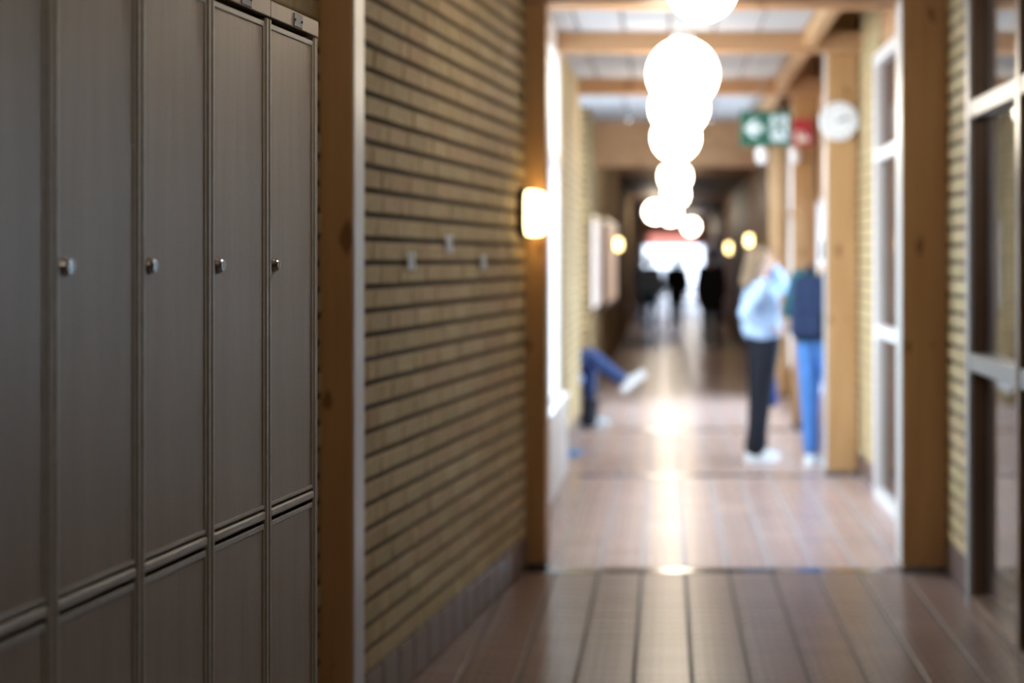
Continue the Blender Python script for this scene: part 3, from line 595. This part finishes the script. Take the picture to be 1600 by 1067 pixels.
def person(label, loc, rotz, h, J, top, trousers, shoe, hair, hair_long, extra_top=None, voxel=0.007, group=None, flare=0.0, hem=0.0):
    """J: joint overrides in metres of a 1.60 m figure, x right, y forward, z up"""
    k = h/1.60
    j = dict(hipR=(0.085,0,0.84), hipL=(-0.085,0,0.84), kneeR=(0.09,0.01,0.46), kneeL=(-0.09,0.01,0.46), ankR=(0.09,-0.01,0.085), ankL=(-0.09,-0.01,0.085),
             shR=(0.165,0,1.300), shL=(-0.165,0,1.300), elR=(0.215,-0.03,1.05), elL=(-0.215,-0.03,1.05), wrR=(0.215,0.06,0.84), wrL=(-0.215,0.06,0.84),
             head=(0,0.015,1.49), pel=(0,0,0.90), chest=(0,0,1.18), footR=(0.1,1), footL=(-0.1,1), handR=(0,0.2,-1), handL=(0,0.2,-1))
    j.update(J); V = {n: Vector(q)*k if len(q) == 3 and not n.startswith('hand') else Vector(q) for n, q in j.items()}
    t = thing('person', label, 'person', loc, rotz, group)
    H = V['head']; pel, ch = V['pel'], V['chest']
    up = Vector((0, 0, 1)); X = Vector((k, 0, 0)); Yv = Vector((0, k, 0)); Z = Vector((0, 0, k))
    hd = [(H-Z*0.005-Yv*0.02, 0.078*k, H+Z*0.03-Yv*0.018, 0.080*k), (H+Z*0.02+Yv*0.015, 0.068*k, H-Z*0.045+Yv*0.03, 0.052*k),
          (H-Z*0.07+Yv*0.045, 0.034*k, H-Z*0.085+Yv*0.052, 0.026*k), (H+Z*0.002+Yv*0.082, 0.009*k, H-Z*0.032+Yv*0.098, 0.013*k),
          (H+Z*0.018+Yv*0.075+X*0.03, 0.012*k, H+Z*0.018+Yv*0.075-X*0.03, 0.012*k)]
    for s in (-1, 1): hd.append((H+X*0.078*s-Z*0.025-Yv*0.012, 0.010*k, H+X*0.082*s+Z*0.02-Yv*0.018, 0.014*k))
    neck = (V['shR']+V['shL'])/2 + Z*0.035
    body = hd + [(neck-Z*0.03, 0.056*k, H-Z*0.06-Yv*0.012, 0.050*k)]
    tor = []
    for s in (-1, 1): tor += [(pel+X*0.065*s, 0.098*k, (pel+ch)/2+X*0.050*s, 0.088*k), ((pel+ch)/2+X*0.050*s, 0.088*k, ch+X*0.070*s, 0.102*k), (ch+X*0.070*s, 0.102*k, neck+X*0.06*s-Z*0.055, 0.066*k)]
    arms = {}; legs = {}
    for s in 'RL':
        arms[s] = [(V['sh'+s], 0.050*k), (V['el'+s], 0.038*k), (V['wr'+s], 0.026*k)]
        legs[s] = [(V['hip'+s], 0.085*k), (V['knee'+s], 0.056*k), (V['ank'+s], 0.038*k)]
    body += tor
    for s in 'RL':
        body += chain(arms[s]) + chain(legs[s]) + [(neck-Z*0.05, 0.05*k, V['sh'+s], 0.052*k)]
        body += hand(V['wr'+s], V['hand'+s], (0, 1, 0) if abs(Vector(V['hand'+s]).normalized().y) < 0.8 else (0, 0, -1), 1 if s == 'L' else -1, 0.55, k)
    link('body', skin_mesh('body', body, voxel), 'skin', t)
    # clothes follow the body and stop at cuffs and hems
    tp = [((a+Z*hem if (a-pel).length < 0.1*k else a), r+0.020*k, c, q+0.020*k) for a, r, c, q in tor] + [(neck-Z*0.05, 0.066*k, V['sh'+s_], 0.066*k) for s_ in 'RL']
    for s in 'RL':
        a = arms[s]; e = a[1][0] + (a[2][0]-a[1][0])*0.88
        tp += [(a[0][0], 0.068*k, a[1][0], 0.056*k), (a[1][0], 0.056*k, e, 0.044*k)]
    if extra_top: tp += [(Vector(a)*k, r*k, Vector(c)*k, q*k) for a, r, c, q in extra_top]
    link(top[0], skin_mesh(top[0], tp, voxel*1.3), top[1], t)
    tr = [(pel+X*0.06*s, 0.110*k, pel+X*0.06*s-Z*0.06, 0.108*k) for s in (-1, 1)]
    for s in 'RL':
        l = legs[s]; e = l[1][0] + (l[2][0]-l[1][0])*0.93
        tr += [(pel+(l[0][0]-pel)*0.8, 0.10*k, l[0][0], 0.098*k), (l[0][0], 0.098*k, l[1][0], 0.070*k), (l[1][0], 0.070*k, e, (0.056+flare)*k)]
    link('trousers', skin_mesh('trousers', tr, voxel*1.3), trousers, t)
    for s in 'RL':
        f = Vector((V['foot'+s].x, V['foot'+s].y, V['foot'+s].z if len(V['foot'+s]) == 3 else 0.0)); f.normalize(); a = V['ank'+s]
        dn = Vector((0, 0, -1)) if abs(f.z) < 0.6 else Vector((0.5, 0.3, -0.2)).normalized()
        sg = [(a+dn*0.048*k-f*0.035*k, 0.036*k, a+dn*0.052*k+f*0.075*k, 0.034*k), (a+dn*0.052*k+f*0.075*k, 0.036*k, a+dn*0.060*k+f*0.160*k, 0.025*k), (a+dn*0.005*k, 0.040*k, a+dn*0.04*k+f*0.06*k, 0.036*k)]
        so = link('shoe', skin_mesh('shoe', sg, 0.007), shoe, t)
        ln = f.cross(dn).normalized(); up_ = -dn
        obj('sole', (lambda b_: (bmesh.ops.transform(b_, matrix=Matrix(((ln.x, f.x, up_.x, 0), (ln.y, f.y, up_.y, 0), (ln.z, f.z, up_.z, 0), (0, 0, 0, 1))), verts=b_.verts[:]), b_)[1])(box_bm(-0.038*k, 0.038*k, -0.07*k, 0.185*k, -0.006*k, 0.010*k, bevel=0.005, seg=2)), 'paper_white' if shoe == 'white_shoe' else 'black_shoe', so, tuple(a+dn*0.078*k))
    hs = [(H+Z*0.035-Yv*0.028, 0.088*k, H+Z*0.0-Yv*0.045, 0.074*k), (H+Z*0.075+Yv*0.02, 0.040*k, H+Z*0.05-Yv*0.03, 0.080*k)]
    for s in (-1, 1): hs.append((H+X*0.062*s+Z*0.045+Yv*0.01, 0.030*k, H+X*0.070*s-Z*0.03-Yv*0.03, 0.026*k))
    if hair_long:
        for s in (-1, 0, 1): hs += [(H+X*0.04*s-Yv*0.055, 0.050*k, H+X*0.050*s-Yv*0.085-Z*0.12, 0.046*k), (H+X*0.050*s-Yv*0.085-Z*0.12, 0.046*k, H+X*0.045*s-Yv*0.115-Z*hair_long, 0.030*k)]
    link('hair', skin_mesh('hair', hs, voxel*1.2), hair, t)
    for s in (-1, 1):
        obj('eye', lathe([(0, -0.008*k)] + [(0.008*k*math.cos(a), 0.008*k*math.sin(a)) for a in (-0.8, 0, 0.8)] + [(0, 0.008*k)], 12), 'eye_dark', t, tuple(H+X*0.030*s+Yv*0.082+Z*0.002), smooth=True)
    obj('mouth', boxes([(-0.022*k, 0.022*k, -0.004*k, 0.004*k, -0.006*k, 0.006*k)], 0.002), 'lip', t, tuple(H+Yv*0.083-Z*0.058))
    return t
# fair-haired person, side on, one arm raised to the face
W = person('fair-haired person in pale blue sweatshirt and black trousers, arm raised', (0.69, 12.95, 0.0), math.radians(-72), 1.60,
       dict(elR=(0.20,-0.17,1.11), wrR=(0.19,0.03,1.00), handR=(0,0.9,-0.2), shR=(0.165,-0.02,1.295), shL=(-0.165,0.03,1.305), elL=(-0.20,0.29,1.29), wrL=(-0.10,0.165,1.45), handL=(0.45,-0.55,0.65),
            kneeR=(0.085,0.0,0.45), kneeL=(-0.085,0.03,0.45), ankR=(0.085,-0.06,0.085), ankL=(-0.085,0.03,0.085), hipR=(0.085,0.04,0.84), hipL=(-0.085,0.05,0.84), pel=(0,0.045,0.90), chest=(0,0.02,1.18)),
       ('sweatshirt', 'pale_blue'), 'black_cloth', 'white_shoe', 'blonde_hair', 0.17,
       extra_top=[((0.07,0.03,1.0),0.128,(0.06,0.02,1.12),0.120), ((-0.07,0.03,1.0),0.128,(-0.06,0.02,1.12),0.120)], flare=0.022, hem=0.11)
# person with backpack half hidden by the clock post
B = person('person in teal jacket and blue jeans half hidden by the clock post', (1.135, 12.62, 0.0), math.radians(-30), 1.68,
       dict(head=(0.085,0.035,1.485), elR=(0.165,0.06,1.05), wrR=(0.11,0.20,0.95), elL=(-0.27,0.05,1.07), wrL=(-0.20,0.22,1.20), handL=(0.2,0.6,0.6), ankL=(-0.075,0,0.085), ankR=(0.075,-0.01,0.085)),
       ('jacket', 'teal_cloth'), 'blue_denim', 'white_shoe', 'brown_hair', 0.0)
t = thing('backpack', 'navy backpack worn by the person behind the clock post', 'backpack', tuple(B.matrix_basis @ Vector((0.035, -0.130, 0.90))), math.radians(-30))
link('bag_body', skin_mesh('bag_body', [((s*0.10, -0.085, 0.09), 0.075, (s*0.085, -0.075, 0.42), 0.070) for s in (-1, 0, 1)], 0.009), 'navy_cloth', t)
link('front_pocket', skin_mesh('front_pocket', [((s*0.075, -0.155, 0.08), 0.040, (s*0.07, -0.15, 0.20), 0.038) for s in (-1, 0, 1)], 0.008), 'navy_cloth', t)
for s in (-1, 1): link('shoulder_strap', skin_mesh('shoulder_strap', chain([((s*0.09, -0.06, 0.44), 0.014), ((s*0.10, 0.08, 0.56), 0.014), ((s*0.11, 0.215, 0.47), 0.014)]), 0.007), 'navy_cloth', t)
# bag hanging behind the fair-haired person's legs
p = px(1214, 604, 13.25)
t = thing('tote_bag', 'dark blue bag hanging beside the black trousers', 'bag', (p.x, 13.25, p.z-0.16))
link('bag_body', skin_mesh('bag_body', [((-0.04, s*0.07, 0.05), 0.042, (-0.045, s*0.06, 0.27), 0.030) for s in (-1, 0, 1)], 0.008), 'bag_blue', t)
for s in (-1, 1): link('handle', skin_mesh('handle', chain([((-0.045+0.015*s, -0.05, 0.27), 0.009), ((-0.06, -0.03, 0.52), 0.009), ((-0.06, 0.03, 0.52), 0.009), ((-0.045+0.015*s, 0.05, 0.27), 0.009)]), 0.006), 'bag_blue', t)
# seated person in the niche, one ankle stretched out into the corridor
person('person in blue jeans sitting behind the left brick pier, leg stretched out', (-1.12, 15.62, -0.335), math.radians(-90), 1.66,
       dict(pel=(0,-0.02,0.84), chest=(0,-0.10,1.12), shR=(0.165,-0.10,1.24), shL=(-0.165,-0.10,1.24), head=(0,-0.07,1.43), hipR=(0.085,0,0.83), hipL=(-0.085,0,0.83),
            kneeR=(0.09,0.42,0.94), ankR=(0.02,0.72,0.70), footR=(-0.1,0.75,0.66), kneeL=(-0.10,0.41,0.83), ankL=(-0.10,0.40,0.41), footL=(0,1),
            elR=(0.24,-0.05,1.0), wrR=(0.14,0.17,0.98), elL=(-0.24,-0.05,1.0), wrL=(-0.14,0.17,0.98), handR=(-0.3,0.9,-0.2), handL=(0.3,0.9,-0.2)),
       ('jumper', 'grey_cloth'), 'dark_denim', 'white_shoe', 'brown_hair', 0.0)
t = thing('school_bag', 'black bag standing on the floor in front of the seated person', 'bag', (-0.625, 15.42, 0))
link('bag_body', skin_mesh('bag_body', [((-0.06+0.02*s, 0.04*s, 0.055), 0.052, (-0.045+0.03*s, 0.035*s, 0.22), 0.046) for s in (-1, 0, 1)], 0.008), 'black_cloth', t)
link('handle', skin_mesh('handle', chain([((-0.08, 0, 0.25), 0.009), ((-0.06, 0, 0.30), 0.009), ((-0.02, 0, 0.30), 0.009), ((0.0, 0, 0.25), 0.009)]), 0.006), 'black_cloth', t)
# distant walkers
walk = dict(kneeR=(0.085,0.10,0.46), ankR=(0.085,0.05,0.095), kneeL=(-0.085,0.0,0.46), ankL=(-0.085,-0.16,0.11), elR=(0.22,-0.10,1.06), wrR=(0.22,-0.02,0.84), elL=(-0.22,0.04,1.06), wrL=(-0.21,0.16,0.87))
person('slim distant person dressed in black, middle of the corridor', ((1057-VX)*36/F, 36, 0), math.radians(5), 1.58, walk, ('coat', 'black_cloth'), 'black_cloth', 'black_shoe', 'brown_hair', 0.15, voxel=0.011)
person('broader distant person in a black coat on the right', ((1111-VX)*30/F, 30, 0), math.radians(-8), 1.66, dict(kneeR=(0.09,0.06,0.46), wrL=(-0.24,0.02,0.84)), ('coat', 'black_cloth'), 'black_cloth', 'black_shoe', 'brown_hair', 0.0,
       extra_top=[((0.07,0,0.72),0.15,(0.07,0,1.15),0.135), ((-0.07,0,0.72),0.15,(-0.07,0,1.15),0.135)], voxel=0.011)
person('distant person in grey and blue jeans at the left of the bright end', ((1015-VX)*34/F, 34, 0), math.radians(178), 1.60, {}, ('hoodie', 'pale_blue'), 'blue_denim', 'white_shoe', 'brown_hair', 0.0, voxel=0.011)
